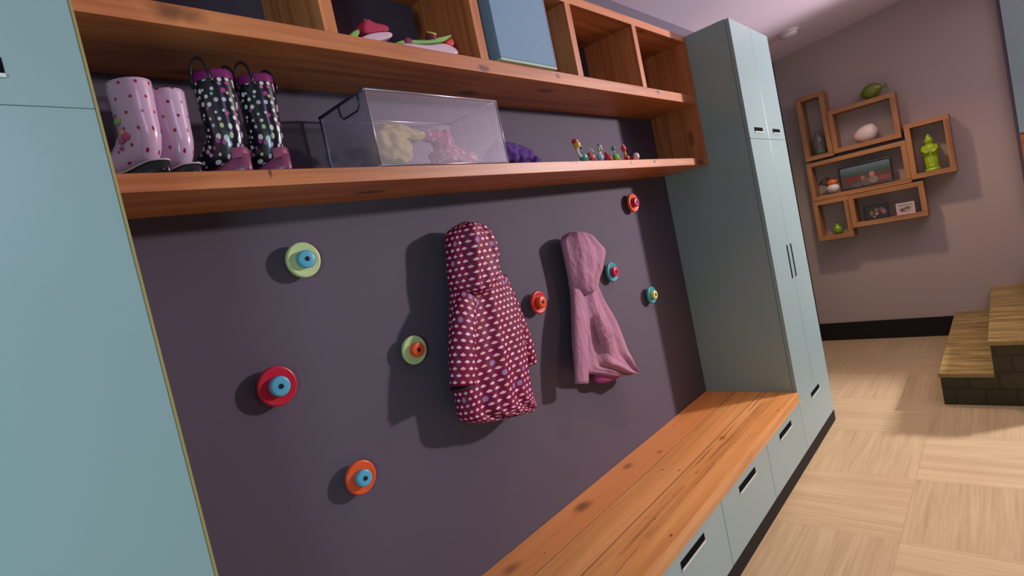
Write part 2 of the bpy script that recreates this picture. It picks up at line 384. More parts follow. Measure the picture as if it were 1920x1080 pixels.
# ------------------------------------------------------------------ coats
def fabric_dotted():
    g = G('crimson_fan_dot_raincoat', .55, .25); u, v, _ = g.sep(g.co('UV'))[:3]
    SX, SY_ = .0262, .0205
    row = g.ma('FLOOR', g.ma('DIVIDE', v, SY_)); sh = g.ma('MULTIPLY', g.ma('MODULO', g.ma('ABSOLUTE', row), 2.0), .5)
    U = g.ma('ADD', g.ma('DIVIDE', u, SX), sh); ix = g.ma('FLOOR', U)
    fu = g.ma('SUBTRACT', g.ma('FRACT', U), .5); fv = g.ma('SUBTRACT', g.ma('FRACT', g.ma('DIVIDE', v, SY_)), .5)
    wn = g.n('ShaderNodeTexWhiteNoise', noise_dimensions='2D'); g.link(wn.inputs['Vector'], g.comb(ix, row, 0.0)); rnd = wn.outputs[0]
    # little fans: a round top over a pointed foot
    du = g.ma('MULTIPLY', fu, SX); dv = g.ma('MULTIPLY', g.ma('ADD', fv, .30), SY_)
    dist = g.ma('SQRT', g.ma('ADD', g.ma('MULTIPLY', du, du), g.ma('MULTIPLY', dv, dv)))
    cone = g.ma('SUBTRACT', g.ma('MULTIPLY', dv, 1.5), g.ma('ABSOLUTE', du))
    fan = g.ma('MULTIPLY', ss(g, dist, .0112, .0094), ss(g, cone, -.0006, .0012))
    # some cells hold a round grey-blue flower
    dc = g.ma('SQRT', g.ma('ADD', g.ma('MULTIPLY', du, du), g.ma('POWER', g.ma('MULTIPLY', fv, SY_), 2.0)))
    disc = g.ma('MULTIPLY', ss(g, dc, .0095, .0075), .62); isf = g.ma('GREATER_THAN', rnd, .93)
    tint = g.ramp(rnd, [(0, (.90, .52, .60)), (.5, (.95, .68, .74)), (.8, (.85, .42, .32)), (.92, (.82, .52, .66))])
    f = g.n('ShaderNodeMix'); g.link(f.inputs[0], isf); g.link(f.inputs[2], fan); g.link(f.inputs[3], disc)
    tint = g.mix(isf, tint, (.42, .35, .62))
    body = g.mix(g.noise(g.co('Object'), 7, 3), (.155, .002, .034), (.23, .004, .062))
    g.set('Base Color', g.mix(f.outputs[0], body, tint)); g.bump(g.noise(g.co('Object'), 60, 2), .15, .002)
    return g.m
m_dot = fabric_dotted()
m_pink = plain('dusty_pink_cotton', (.34, .145, .215), .75, .10, 12)
g = G('dusty_pink_cotton_creased', .75); _v = g.co('Object', (7, 7, 2.6)); _n = g.noise(_v, 1.6, 4, .55, 1.2)
g.set('Base Color', g.mix(_n, (.35, .155, .25), (.43, .20, .30))); g.bump(g.ma('ADD', _n, g.ma('MULTIPLY', g.noise(g.co('Object'), 40, 2), .15)), .55, .03); m_pink = g.m
m_lining = plain('magenta_lining', (.30, .03, .17), .6)
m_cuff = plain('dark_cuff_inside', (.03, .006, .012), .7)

def outline(poly, z):
    xs = []
    for (x0, z0), (x1, z1) in zip(poly, poly[1:]+poly[:1]):
        if (z0-z)*(z1-z) <= 0 and z0 != z1: xs.append(x0+(x1-x0)*(z-z0)/(z1-z0))
    return (min(xs), max(xs)) if len(xs) > 1 else None
def garment(name, px, yc, dep, mat, parent, folds=(), n=72, nz=56, bulge=None, sharp=1.0, smoothz=5):
    """cloth volume whose outline runs through px (photo points at depth yc)"""
    poly = [(p.x, p.z) for p in (at(a, b, y=yc) for a, b in px)]
    zt = max(z for _, z in poly); zb = min(z for _, z in poly); S = []
    for i in range(nz+1):
        t_ = i/nz; z = zt-(zt-zb)*(t_*.996+.002); o = outline(poly, z)
        S.append((z, o[0], o[1]))
    for _ in range(smoothz):
        S = [S[0]]+[(S[i][0], (S[i-1][1]+2*S[i][1]+S[i+1][1])/4, (S[i-1][2]+2*S[i][2]+S[i+1][2])/4) for i in range(1, len(S)-1)]+[S[-1]]
    rings = []
    for i, (z, xa, xb) in enumerate(S):
        t_ = i/nz; c = (xa+xb)/2; h = (xb-xa)/2; r = []
        dd = dep(t_) if callable(dep) else dep
        dd = min(dd, h*1.1+.004)
        for k in range(n):
            a = 2*pi*k/n; cx, sy = cos(a), sin(a)
            f = sum(A*sin(kk*cx*pi+ph+dr*t_*3)*(q+(1-q)*t_) for kk, A, ph, dr, q in folds)*(sy if sy > 0 else 0)
            f += .004*noise.noise(Vector((c+h*cx, sy*.1, z))*14)*(1 if sy > 0 else 0)
            e = abs(sy)**.8*(1 if sy > 0 else -1)
            y = yc-e*dd-f if sy > 0 else yc-e*dd*.75
            y = min(y, -.004)
            r.append((c+h*cx, y, z))
        rings.append(r)
    return obj(name, loft(NB(), rings), mat, parent, True)
def sleeve(name, px, rad, ys, mat, parent, flat=1.0, n=32, wr=.0):
    pts = [at(a, b, y=y) for (a, b), y in zip(px, ys)]
    P2, R2 = [], []; m = 8
    for i in range(len(pts)-1):
        for k in range(m):
            s = k/m; P2.append(pts[i].lerp(pts[i+1], s)); R2.append((rad[i]*(1-s)+rad[i+1]*s)*(1+wr*sin((i*m+k)*1.9)))
    P2.append(pts[-1]); R2.append(rad[-1])
    for _ in range(6): P2 = [P2[0]]+[(P2[i-1]+P2[i]*2+P2[i+1])/4 for i in range(1, len(P2)-1)]+[P2[-1]]
    bm = tube(NB(), P2, R2, n, flat=flat, fdir=(0, 1, 0))
    for v in bm.verts: v.co.y = min(v.co.y, -.004)
    return obj(name, bm, mat, parent, True)

p = at(868, 418, y=-.06)
t = thing('hooded_raincoat', 'crimson hooded childs raincoat covered in pale fan dots hanging on the wall', 'coat', (p.x, 0, p.z))
garment('body', [(852, 505), (846, 545), (844, 600), (843, 660), (846, 715), (856, 745), (861, 787), (872, 796), (905, 794), (937, 787), (970, 775), (996, 761), (990, 738), (985, 715), (981, 640), (966, 580), (950, 540), (936, 512), (926, 492), (900, 490)], -.068,
        lambda s: .040+.022*s, m_dot, t, folds=((2.2, .009, .5, .6, .5), (4.3, .006, 1.7, -.5, .2), (6.4, .003, 0, 1, 0)))
garment('hood', [(868, 416), (850, 421), (839, 440), (840, 480), (842, 520), (848, 552), (890, 560), (922, 530), (928, 503), (926, 465), (918, 445), (900, 426), (885, 418)], -.074,
        .060, m_dot, t, folds=((2.0, .008, 2.4, .8, .8), (3.7, .005, .3, -.5, .5)), nz=36, n=56)
sv = sleeve('sleeve', [(878, 535), (871, 590), (868, 650), (868, 724)], [.034, .044, .046, .046], [-.088, -.108, -.116, -.116], m_dot, t, flat=.62, wr=.02)
c = at(868, 724, y=-.116)
obj('cuff', lathe(NB(), [(.036, -.004), (.0375, .0), (.036, .003), (.0, .004)], c+Vector((0, .006, -.004)), (0, 0, -1), 28), m_cuff, t, True, label='dark open end of the sleeve')
sleeve('sleeve', [(938, 520), (962, 580), (984, 640), (995, 682)], [.026, .030, .032, .028], [-.062, -.060, -.055, -.050], m_dot, t, flat=.8, wr=.03)

p = at(1085, 434, y=-.06)
t = thing('hooded_jacket', 'plain dusty pink hooded childs jacket hanging right of the dotted raincoat', 'jacket', (p.x, 0, p.z))
garment('body', [(1068, 526), (1114, 526), (1125, 556), (1138, 579), (1152, 602), (1165, 634), (1176, 667), (1186, 701), (1166, 706), (1144, 708), (1116, 701), (1100, 701), (1080, 705), (1074, 640), (1072, 560)], -.060,
        lambda s: .030+.022*s, m_pink, t, folds=((2.3, .013, .9, .5, .3), (4.6, .008, 2.2, .7, .1), (7, .004, 1.1, 0, 0)))
garment('hood', [(1052, 447), (1067, 436), (1089, 435), (1104, 442), (1128, 466), (1130, 474), (1125, 497), (1116, 524), (1113, 545), (1090, 556), (1075, 550), (1070, 532), (1066, 512), (1059, 479)], -.064,
        .046, m_pink, t, folds=((1.6, .012, 2.2, .5, .8), (3.3, .006, .4, 1, .6)), nz=36, n=56)
sleeve('sleeve', [(1084, 545), (1088, 600), (1090, 660), (1091, 719)], [.034, .040, .042, .040], [-.075, -.092, -.098, -.094], m_pink, t, flat=.45, wr=.015)
sleeve('sleeve', [(1118, 568), (1122, 598), (1133, 622), (1138, 650), (1142, 676)], [.020, .040, .046, .038, .024], [-.075, -.095, -.112, -.104, -.085], m_pink, t, flat=.7, wr=.05)
garment('lining', [(1116, 690), (1113, 712), (1116, 718), (1130, 720), (1150, 712), (1166, 703), (1150, 690)], -.050, .022, m_lining, t, nz=14, n=40, smoothz=1).__setitem__('label', 'magenta lining below the hem')

# ------------------------------------------------------------------ boots
def boot_pink_mat():
    g = G('pale_pink_rubber_red_dots', .22, .5, coat=.4); u, v, _ = g.sep(g.co('UV'))[:3]
    S = .027; row = g.ma('FLOOR', g.ma('DIVIDE', v, S)); sh = g.ma('MULTIPLY', g.ma('MODULO', row, 2.0), .5)
    fu = g.ma('SUBTRACT', g.ma('FRACT', g.ma('ADD', g.ma('DIVIDE', u, S), sh)), .5); fv = g.ma('SUBTRACT', g.ma('FRACT', g.ma('DIVIDE', v, S)), .5)
    d = g.ma('SQRT', g.ma('ADD', g.ma('MULTIPLY', fu, fu), g.ma('MULTIPLY', fv, fv)))
    g.set('Base Color', g.mix(ss(g, d, .125, .10), (.60, .42, .56), (.32, .008, .035))); return g.m
def boot_black_mat():
    g = G('black_rubber_multicolour_dots', .28, .5, coat=.3); v = g.co('UV')
    o = g.vor(v, 64, .75, '2D'); rnd = g.sep(o[1])[0]
    thr = g.ma('ADD', .16, g.ma('MULTIPLY', rnd, .20))
    m = ss(g, g.ma('SUBTRACT', o[0], thr), .03, -.03)
    r2 = g.sep(o[1])[1]
    col = g.ramp(r2, [(0, (.62, .60, .66)), (.25, (.70, .68, .62)), (.45, (.62, .62, .25)), (.6, (.22, .50, .45)), (.75, (.66, .50, .62)), (.9, (.40, .04, .22))])
    g.set('Base Color', g.mix(m, (.008, .006, .012), col)); return g.m
m_pb = boot_pink_mat(); m_bb = boot_black_mat()
m_blacksole = plain('black_rubber_sole', (.012, .012, .014), .25)
m_purple = plain('purple_rubber', (.17, .010, .10), .3)
m_heel = plain('plum_rubber_heel', (.22, .045, .10), .35)
m_pipe = plain('cream_piping', (.72, .62, .60), .4)
m_inside = plain('boot_inside', (.06, .03, .05), .8)
def boot(name, label, group, x, y, rz, H, mat, sole_mat, trim_mat, s=1.0, straps=False):
    t = thing(name, label, 'boot', (x, y, 1.6618), rz, group)
    prof = [(.168, .030, 0, .010, .008), (.163, .031, 0, .020, .016), (.150, .034, 0, .029, .023), (.125, .038, 0, .034, .029), (.100, .045, 10, .034, .034), (.078, .056, 26, .032, .042), (.060, .066, 45, .031, .050),
            (.050, .080, 62, .031, .047), (.045, .098, 78, .032, .045), (.044, .120, 90, .034, .044), (.044, .150, 90, .036, .045), (.043, (.15+H)/2, 90, .037, .046), (.043, H, 90, .038, .047)]
    R = []; n = 48
    dense = []
    for a, b_ in zip(prof, prof[1:]):
        for k in range(4): dense.append(tuple(a[i]+(b_[i]-a[i])*k/4 for i in range(5)))
    dense.append(prof[-1])
    for cx, cz, an, wv, hv in dense:
        a = radians(an); nx, nz_ = sin(a), cos(a); r = []
        for k in range(n):
            q = 2*pi*k/n; r.append(Vector((cx+nx*hv*cos(q), wv*sin(q), max(.008, cz+nz_*hv*cos(q))))*s)
        R.append(r)
    bm = loft(NB(), R, cap=False); bm.faces.new([v for v in bm.verts][:n])
    # open top: the wall folds over and goes down inside
    top = R[-1]; c = sum(top, Vector())/n
    loft(bm, [top, [c+(q-c)*.93+Vector((0, 0, .001)) for q in top], [c+(q-c)*.62-Vector((0, 0, .03)) for q in top]], cap=False, mi=1)
    bmesh.ops.remove_doubles(bm, verts=bm.verts, dist=.00002)
    obj('shaft', bm, [mat, m_inside], t, True, local=True)
    # sole with a raised heel counter
    def foot(u, g_):   # footprint outline, u 0..1 around
        q = 2*pi*u; X = .084+.090*cos(q); wd = .033+.005*cos(q+.3) if cos(q) > 0 else .031
        return Vector((X+g_*cos(q), (wd+g_)*sin(q)*(1 if abs(cos(q)) < .6 else 1), 0))
    N_ = 48; rings = []
    for zz, g_ in ((0, -.003), (.0, .0), (.010, .001), (1, .0012), (1.05, -.003)):
        r = []
        for k in range(N_):
            pnt = foot(k/N_, g_); hh = .018+(.024*max(0, min(1, (.055-pnt.x)/.05)) if straps else .012*max(0, min(1, (.07-pnt.x)/.05)))
            pnt.z = zz if zz < .5 else hh*zz
            r.append(pnt*s)
        rings.append(r)
    obj('sole', loft(NB(), rings), sole_mat, t, True, local=True)
    if trim_mat is m_pipe:
        pts = []
        for k in range(N_+1):
            pnt = foot(k/N_, .0008); pnt.z = .020+.012*max(0, min(1, (.07-pnt.x)/.05)); pts.append(pnt*s)
        obj('piping', tube(NB(), pts, .0016, 6), m_pipe, t, True, local=True)
    else:
        r0 = [c+(q-c)*1.035 for q in top]
        obj('rim_band', loft(NB(), [[q-Vector((0, 0, .016)) for q in r0], r0, [c+(q-c)*1.0+Vector((0, 0, .003)) for q in top], [c+(q-c)*.90+Vector((0, 0, .001)) for q in top], [c+(q-c)*.90-Vector((0, 0, .02)) for q in top]], cap=False), trim_mat, t, True, local=True)
        # heel patch rising up the back seam
        hp = []
        for k in range(9):
            a = -.8+1.6*k/8; hp.append(a)
        rings = []
        for zz, oo in ((.030, .003), (.042, .0025), (.050, .002), (.054, .0005)):
            rings.append([Vector((.043-(.044+oo)*cos(a*1.1)*(1-.0*zz), (.033+oo)*sin(a*1.1), zz+.006*cos(a*1.5)))*s for a in hp])
        obj('heel_patch', loft(NB(), rings, closed=False, cap=False), m_heel, t, True, local=True)
    if straps:
        for sg in (-1, 1):
            pts = []
            for k in range(15):
                q = pi*k/14; pts.append(Vector((.038+.026*cos(q), sg*(.041-.002), H-.030+.062*sin(q)**.7))*s)
            obj('pull_strap', tube(NB(), pts, .0032, 8, flat=.45, fdir=(0, 1, 0)), m_blacksole, t, True, local=True)
    return t
m_flower = [plain('petal_pink', (.55, .08, .20), .4), plain('petal_orange', (.75, .30, .15), .4), plain('leaf_green', (.20, .42, .16), .4)]
b1 = boot('rain_boot', 'pale pink rubber rain boot with red dots nearest the left cabinet', 'pink dotted boots', .143, -.240, radians(122), .206, m_pb, m_blacksole, m_pipe, .88)
b2 = boot('rain_boot', 'second pale pink red dotted rain boot, on the side of the black boots', 'pink dotted boots', .2065, -.215, radians(122), .210, m_pb, m_blacksole, m_pipe, .84)
b3 = boot('rain_boot', 'black rain boot with multicoloured dots and purple rim beside the pink boots', 'black dotted boots', .297, -.236, radians(114), .232, m_bb, m_heel, m_purple, .92, True)
b4 = boot('rain_boot', 'right boot of the black dotted pair, on the side of the mesh basket', 'black dotted boots', .3845, -.236, radians(114), .232, m_bb, m_heel, m_purple, .92, True)
bm = NB()
for i, (dx, dz, mi, rr) in enumerate([(.052, .088, 1, .009), (.045, .078, 0, .011), (.058, .072, 0, .008), (.056, .108, 2, .010), (.048, .112, 1, .006), (.062, .060, 0, .006)]):
    blob(bm, (dx*.88+.004, .0295, dz), (rr*.8, .0016, rr*.65), i, .2, 2, 2, mi)
obj('printed_flower', bm, m_flower, b1, True, local=True)

# ------------------------------------------------------------------ mesh basket with cloths
def mesh_mat(dens, nm, c=(.36, .31, .38)):
    g = G(nm, .45, .5, metal=.3); x, y, z = g.sep(g.co('Object'))[:3]
    g.set('Base Color', c)
    S = .0042
    def ln(a):
        f = g.ma('ABSOLUTE', g.ma('SUBTRACT', g.ma('FRACT', g.ma('DIVIDE', a, S)), .5)); return ss(g, f, .30, .38)
    h = g.ma('ADD', x, y)
    a = g.ma('MAXIMUM', ln(h), ln(z))
    tr = g.n('ShaderNodeBsdfTransparent'); mx = g.n('ShaderNodeMixShader'); g.link(mx.inputs[0], g.ma('MULTIPLY', a, dens))
    g.t.links.new(tr.outputs[0], mx.inputs[1]); g.t.links.new(g.p.outputs[0], mx.inputs[2])
    g.t.links.new(mx.outputs[0], g.t.nodes['Material Output'].inputs[0]); return g.m
m_mesh = mesh_mat(.35, 'silver_wire_mesh'); m_mesh2 = mesh_mat(.8, 'hazed_wire_mesh', (.62, .50, .68)); m_wire = plain('silver_wire', (.46, .40, .48), .35, metal=.6); m_dkwire = plain('dark_wire', (.05, .035, .07), .4, metal=.5)
bx0, bx1, by0, by1, bz0, bz1 = .618, 1.100, -.256, -.030, 1.6635, 1.858
t = thing('mesh_basket', 'silver wire mesh basket of cloths on the lower wooden shelf', 'basket', (.85, -.15, bz0))
b = NB(); th = .0015
box(b, bx0, bx1, by0, by1, bz0, bz0+.002); 
for q in ((bx0, bx1, by0, by0+th), (bx0, bx1, by1-th, by1), (bx0, bx0+th, by0+th, by1-th), (bx1-th, bx1, by0+th, by1-th)): box(b, *q, bz0+.002, bz1)
obj('mesh_sides', b, m_mesh, t)
obj('end_haze_panel', bx(bx0+.002, bx0+.004, by0+.003, by1-.003, bz0+.003, bz1-.002), m_mesh2, t, label='mesh end with pale light haze in its colour and the cut-out handle')  # extra sheet: slanted-view density and pale light haze put into opacity and colour
cr = [(bx0, by0), (bx1, by0), (bx1, by1), (bx0, by1)]
for zz, nm in ((bz1, 'rim_wire'), (bz0+.002, 'base_wire')):
    b = NB()
    for i in range(4):
        a, c = cr[i], cr[(i+1) % 4]; tube(b, [(a[0], a[1], zz), (c[0], c[1], zz)], .0032 if nm == 'rim_wire' else .0022, 8)
    obj(nm, b, m_wire, t, True)
for a in cr: obj('corner_wire', tube(NB(), [(a[0], a[1], bz0+.002), (a[0], a[1], bz1)], .0022, 8), m_wire, t, True)
b = NB(); hx = bx0-.003
tube(b, [(hx, -.225, bz1-.002), (hx, -.222, bz1-.030), (hx, -.210, bz1-.040), (hx, -.145, bz1-.040), (hx, -.133, bz1-.030), (hx, -.130, bz1-.002)], .0022, 8)
obj('handle', b, m_dkwire, t, True)
b = NB(); tube(b, [(hx-.001, by0+.004, bz1), (hx-.001, by1, bz1)], .0036, 8); tube(b, [(hx, by1, bz1), (hx, by1, bz0)], .0024, 8)
obj('end_wire', b, m_dkwire, t, True)

m_ycloth = plain('pale_yellow_cloth', (.56, .47, .18), .8, .14, 22); m_pcloth = None
g = G('pink_patterned_cloth', .8); nn = g.vor(g.co('Object'), 60)[0]; g.set('Base Color', g.mix(ss(g, nn, .35, .5), (.62, .38, .46), (.42, .06, .13))); m_pcloth = g.m
def rag(bm, pts, seed, amp=.012):
    """crumpled cloth: blobs along a spine fused by remesh"""
    for i, (c, r) in enumerate(pts): blob(bm, c, r, seed+i, .28, 2.4, 4)
    return bm
def fused(name, bm, mat, label, cat, vox=.004):
    o = obj(name, bm, mat, None, True); tag(o, label, cat)
    m = o.modifiers.new('r', 'REMESH'); m.mode = 'VOXEL'; m.voxel_size = vox; m.use_smooth_shade = True
    s = o.modifiers.new('s', 'SMOOTH'); s.iterations = 3
    return o
z0 = bz0+.003
b = NB(); rag(b, [((.698, -.185, z0+.058), (.055, .045, .054)), ((.735, -.18, z0+.105), (.062, .036, .028)), ((.785, -.185, z0+.098), (.050, .028, .018)), ((.718, -.20, z0+.05), (.046, .035, .042))], 3)
fused('sun_hat', b, m_ycloth, 'crumpled pale yellow cloth hat inside the mesh basket', 'hat')
b = NB(); rag(b, [((.94, -.15, z0+.045), (.055, .045, .042)), ((.935, -.15, z0+.095), (.035, .035, .035)), ((.885, -.16, z0+.105), (.045, .022, .018)), ((1.0, -.17, z0+.032), (.045, .035, .028))], 11)
fused('folded_scarf', b, m_pcloth, 'crumpled pink patterned cloth inside the mesh basket', 'cloth')
m_purcloth = plain('violet_knit', (.085, .022, .20), .85, .12, 30)
b = NB(); rag(b, [((1.235, -.12, 1.664+.058), (.075, .055, .045)), ((1.315, -.125, 1.664+.052), (.060, .045, .040)), ((1.375, -.13, 1.664+.032), (.040, .035, .023))], 21)
fused('knit_cap', b, m_purcloth, 'violet knit cap lying on the shelf just right of the mesh basket', 'cap')

# ------------------------------------------------------------------ blue fabric bin
m_blue = plain('powder_blue_fabric', (.17, .30, .42), .75, .06, 30); m_bintrim = plain('pale_green_trim', (.36, .50, .38), .6)
t = thing('storage_bin', 'powder blue square fabric bin in the middle cubby above the basket', 'storage bin', (1.30, -.14, 1.9885))
b = NB(); x0, x1, y0, y1, za, zb, th = 1.150, 1.446, -.272, -.012, 1.9925, 2.235, .006
box(b, x0, x1, y0, y1, za, za+th)
for q in ((x0, x1, y0, y0+th), (x0, x1, y1-th, y1), (x0, x0+th, y0+th, y1-th), (x1-th, x1, y0+th, y1-th)): box(b, *q, za+th, zb)
obj('fabric_box', b, m_blue, t, bevel=.002)
obj('bottom_piping', bx(x0-.001, x1+.001, y0-.0015, y1, 1.9885, 1.9965), m_bintrim, t, bevel=.001)
obj('corner_seam', bx(x1-.003, x1+.001, y0-.001, y0+.003, 1.996, zb), plain('lilac_seam', (.35, .30, .48), .6), t)

# ------------------------------------------------------------------ little shoes in the cubby
m_crim = plain('crimson_felt', (.38, .006, .05), .7); m_wsole = plain('pinkish_white_sole', (.56, .38, .46), .5); m_grn = plain('green_felt', (.20, .42, .10), .7)
m_redl = plain('red_lining', (.60, .012, .012), .6); m_ybut = plain('yellow_button', (.78, .68, .10), .4); m_mar = plain('maroon_felt', (.16, .012, .03), .7)
m_dgrn = plain('dark_green_felt', (.02, .05, .02), .7)
def slab(name, pts, half, mat, parent, x0, sub=2, label=None, y=0.0):
    """soft piece with the side profile pts (x along the shelf, height) and its own width"""
    b = NB(); prism(b, [(px-x0, h) for px, h in pts], lambda u, v, d: (u, d, v), y-half, y+half)
    bmesh.ops.recalc_face_normals(b, faces=b.faces)
    g_ = bmesh.ops.inset_region(b, faces=[f for f in b.faces if len(f.verts) == len(pts)], thickness=.0035, depth=.0015)
    return obj(name, b, mat, parent, True, local=True, sub=sub, label=label)
PXM = lambda p: .637+(p-655)*.001757
s1 = thing('toddler_shoe', 'small crimson toddler shoe on a thick pale sole, left of its green mate', 'shoe', (PXM(692), -.215, 1.9885), 0, 'pair of toddler shoes in the cubby')
x0 = PXM(692)
C1 = lambda L: [(PXM(a), h) for a, h in L]
slab('sole', C1([(662, .001), (665, .011), (680, .025), (700, .035), (723, .043), (728, .036), (725, .025), (706, .013), (690, .003), (676, .000)]), .024, m_wsole, s1, x0)
slab('upper', C1([(674, .022), (673, .038), (677, .054), (685, .068), (691, .064), (697, .059), (709, .060), (721, .060), (724, .050), (723, .042), (700, .034), (686, .027)]), .021, m_crim, s1, x0)
slab('heel_tab', C1([(648, .002), (652, .018), (660, .031), (670, .040), (675, .036), (668, .020), (660, .006)]), .012, m_grn, s1, x0, label='green heel tab')
slab('under_sole', C1([(690, .000), (724, .000), (724, .022), (708, .010)]), .018, m_dgrn, s1, x0, sub=1)
obj('laces', tube(NB(), [(PXM(684)-x0, -.012, .0665), (PXM(694)-x0, -.013, .0605), (PXM(704)-x0, -.013, .0600), (PXM(712)-x0, -.013, .0605)], .0014, 6), m_ybut, s1, True, local=True, label='thin yellow stitching')
s2 = thing('toddler_shoe', 'green toddler shoe with a yellow button and an open red mouth', 'shoe', (PXM(800)-.012, -.225, 1.9885), 0, 'pair of toddler shoes in the cubby')
x0 = PXM(800)
slab('sole', C1([(738, .000), (740, .010), (760, .014), (790, .016), (812, .024), (832, .034), (848, .030), (860, .022), (864, .010), (858, .000), (830, .000), (780, .000)]), .025, m_wsole, s2, x0)
slab('upper', C1([(726, .002), (732, .012), (748, .022), (768, .027), (788, .028), (800, .036), (814, .042), (830, .048), (846, .058), (857, .066), (858, .061), (846, .048), (834, .036), (812, .026), (780, .016), (745, .008)]), .022, m_grn, s2, x0)
slab('mouth', C1([(834, .037), (846, .048), (857, .060), (861, .050), (861, .030), (848, .031)]), .017, m_redl, s2, x0, sub=1, label='red inside of the mouth')
slab('strap', C1([(746, .006), (747, .024), (754, .030), (764, .030), (766, .014), (760, .006)]), .0245, m_mar, s2, x0, sub=1)
obj('button_base', lathe(NB(), [(.013, -.008), (.0155, .0), (.0155, .008), (.0145, .010), (0, .010)], (PXM(811)-x0, -.012, .046), (.1, -.45, .9), 24), m_mar, s2, local=True)
obj('button', lathe(NB(), [(.0125, .0095), (.0145, .0115), (.0145, .0135), (.0125, .0145), (.006, .0138), (0, .0138)], (PXM(811)-x0, -.012, .046), (.1, -.45, .9), 24), m_ybut, s2, True, local=True, label='yellow button')

# ------------------------------------------------------------------ glass figurines on the lower shelf
def gl(name, c): return plain(name, c, .12, .05, coat=.5)
Q = dict(red=gl('red_glass', (.50, .02, .02)), yel=gl('amber_glass', (.62, .40, .03)), tea=gl('teal_glass', (.05, .28, .26)), grn=gl('green_glass', (.15, .50, .06)), wht=gl('white_glass', (.66, .60, .56)), blk=gl('black_glass', (.01, .01, .01)), cor=gl('coral_glass', (.60, .12, .12)), sky=gl('sky_glass', (.22, .42, .55)))
zs = 1.6635
def toy(label, x, y, parts):
    t = thing('glass_figurine', label, 'figurine', (x, y, zs), 0, 'small glass figurines on the lower shelf')
    for nm, kind, mat, *a in parts:
        b = NB()
        if kind == 'b':
            c, r = a; blob(b, (c[0], c[1], c[2]), r, 1, .05, 2, 3)
        elif kind == 't': tube(b, a[0], a[1], 10)
        elif kind == 'l': lathe(b, a[1], a[0], (0, 0, 1), 20)
        obj(nm, b, Q[mat], t, True, local=True)
ys = -.238
def legs(c, dx, dy=.006, h=.012): return [('leg', 't', c, [(sx*dx, sy*dy, 0), (sx*dx*.8, sy*dy, h)], [.0030, .0024]) for sx in (-1, 1) for sy in (-1, 1)]
toy('tallest glass figurine, with yellow head, red cap and teal body, leftmost on the shelf', 1.530, ys, [
    ('body', 'b', 'tea', (.026, 0, .018), (.024, .014, .017)), ('neck', 't', 'wht', [(.006, 0, .020), (-.008, 0, .036), (-.006, 0, .052)], [.008, .006, .008]), ('head', 'b', 'yel', (-.004, 0, .066), (.016, .014, .016)),
    ('cap', 'b', 'red', (-.012, 0, .078), (.014, .012, .010)), ('beak', 'b', 'blk', (.016, 0, .056), (.010, .006, .007)), ('arm', 't', 'wht', [(-.018, 0, .0), (-.022, 0, .016), (-.014, 0, .030)], .0022), ('hoop', 't', 'wht', [(-.018, 0, .001), (-.006, 0, .0), (.006, 0, .001)], .002)])
toy('low coral glass animal beside the tall yellow headed figurine', 1.612, ys, [
    ('body', 'b', 'cor', (0, 0, .018), (.018, .012, .012)), ('head', 'b', 'red', (-.016, 0, .028), (.009, .008, .008)), ('tail', 't', 'wht', [(.012, 0, .024), (.020, 0, .036), (.010, 0, .046), (-.004, 0, .050)], [.003, .003, .0025, .001])]+legs('red', .010))
toy('curly white and green glass swan on a blue base in the figurine row', 1.672, ys, [
    ('body', 'b', 'sky', (0, 0, .016), (.018, .012, .016)), ('neck', 't', 'wht', [(-.010, 0, .026), (.010, 0, .034), (.022, 0, .048), (.016, 0, .062), (.004, 0, .058)], [.006, .005, .005, .005, .003]), ('crest', 'b', 'grn', (.000, 0, .048), (.007, .005, .008)), ('beak', 'b', 'blk', (.002, 0, .066), (.004, .003, .004))])
toy('squat red glass figurine without a head crest between swan and green frog', 1.728, ys, [
    ('body', 'l', 'red', (0, 0, 0), [(.016, 0), (.018, .006), (.013, .018), (.006, .026), (0, .028)]), ('head', 'b', 'red', (-.008, 0, .030), (.008, .007, .008)), ('foot', 'b', 'wht', (-.004, -.010, .004), (.006, .006, .004))])
toy('green glass frog figurine with a teal ball on top', 1.792, ys, [
    ('body', 'b', 'grn', (0, 0, .016), (.017, .013, .014)), ('arm', 't', 'grn', [(-.012, -.004, .018), (-.016, -.006, .034)], .003), ('ball', 'b', 'tea', (-.008, 0, .052), (.010, .009, .010)), ('stem', 't', 'wht', [(-.004, 0, .028), (-.008, 0, .046)], .003), ('foot', 'b', 'yel', (.014, -.004, .006), (.008, .006, .005))]+legs('grn', .011))
toy('red glass rooster figurine with an upright head near the shelf end', 1.872, ys, [
    ('head', 'b', 'red', (-.004, 0, .052), (.014, .010, .014)), ('neck', 't', 'yel', [(.002, 0, .016), (.000, 0, .044)], [.006, .004]), ('body', 'b', 'red', (.010, 0, .012), (.018, .011, .011)), ('comb', 'b', 'red', (-.002, 0, .066), (.006, .003, .005))])
toy('white glass ball figurine with a red tail, last in the row on the right', 1.958, ys, [
    ('body', 'b', 'wht', (.006, 0, .018), (.015, .013, .016)), ('tail', 't', 'red', [(-.004, 0, .010), (-.018, 0, .007), (-.030, 0, .004)], [.007, .006, .003])])

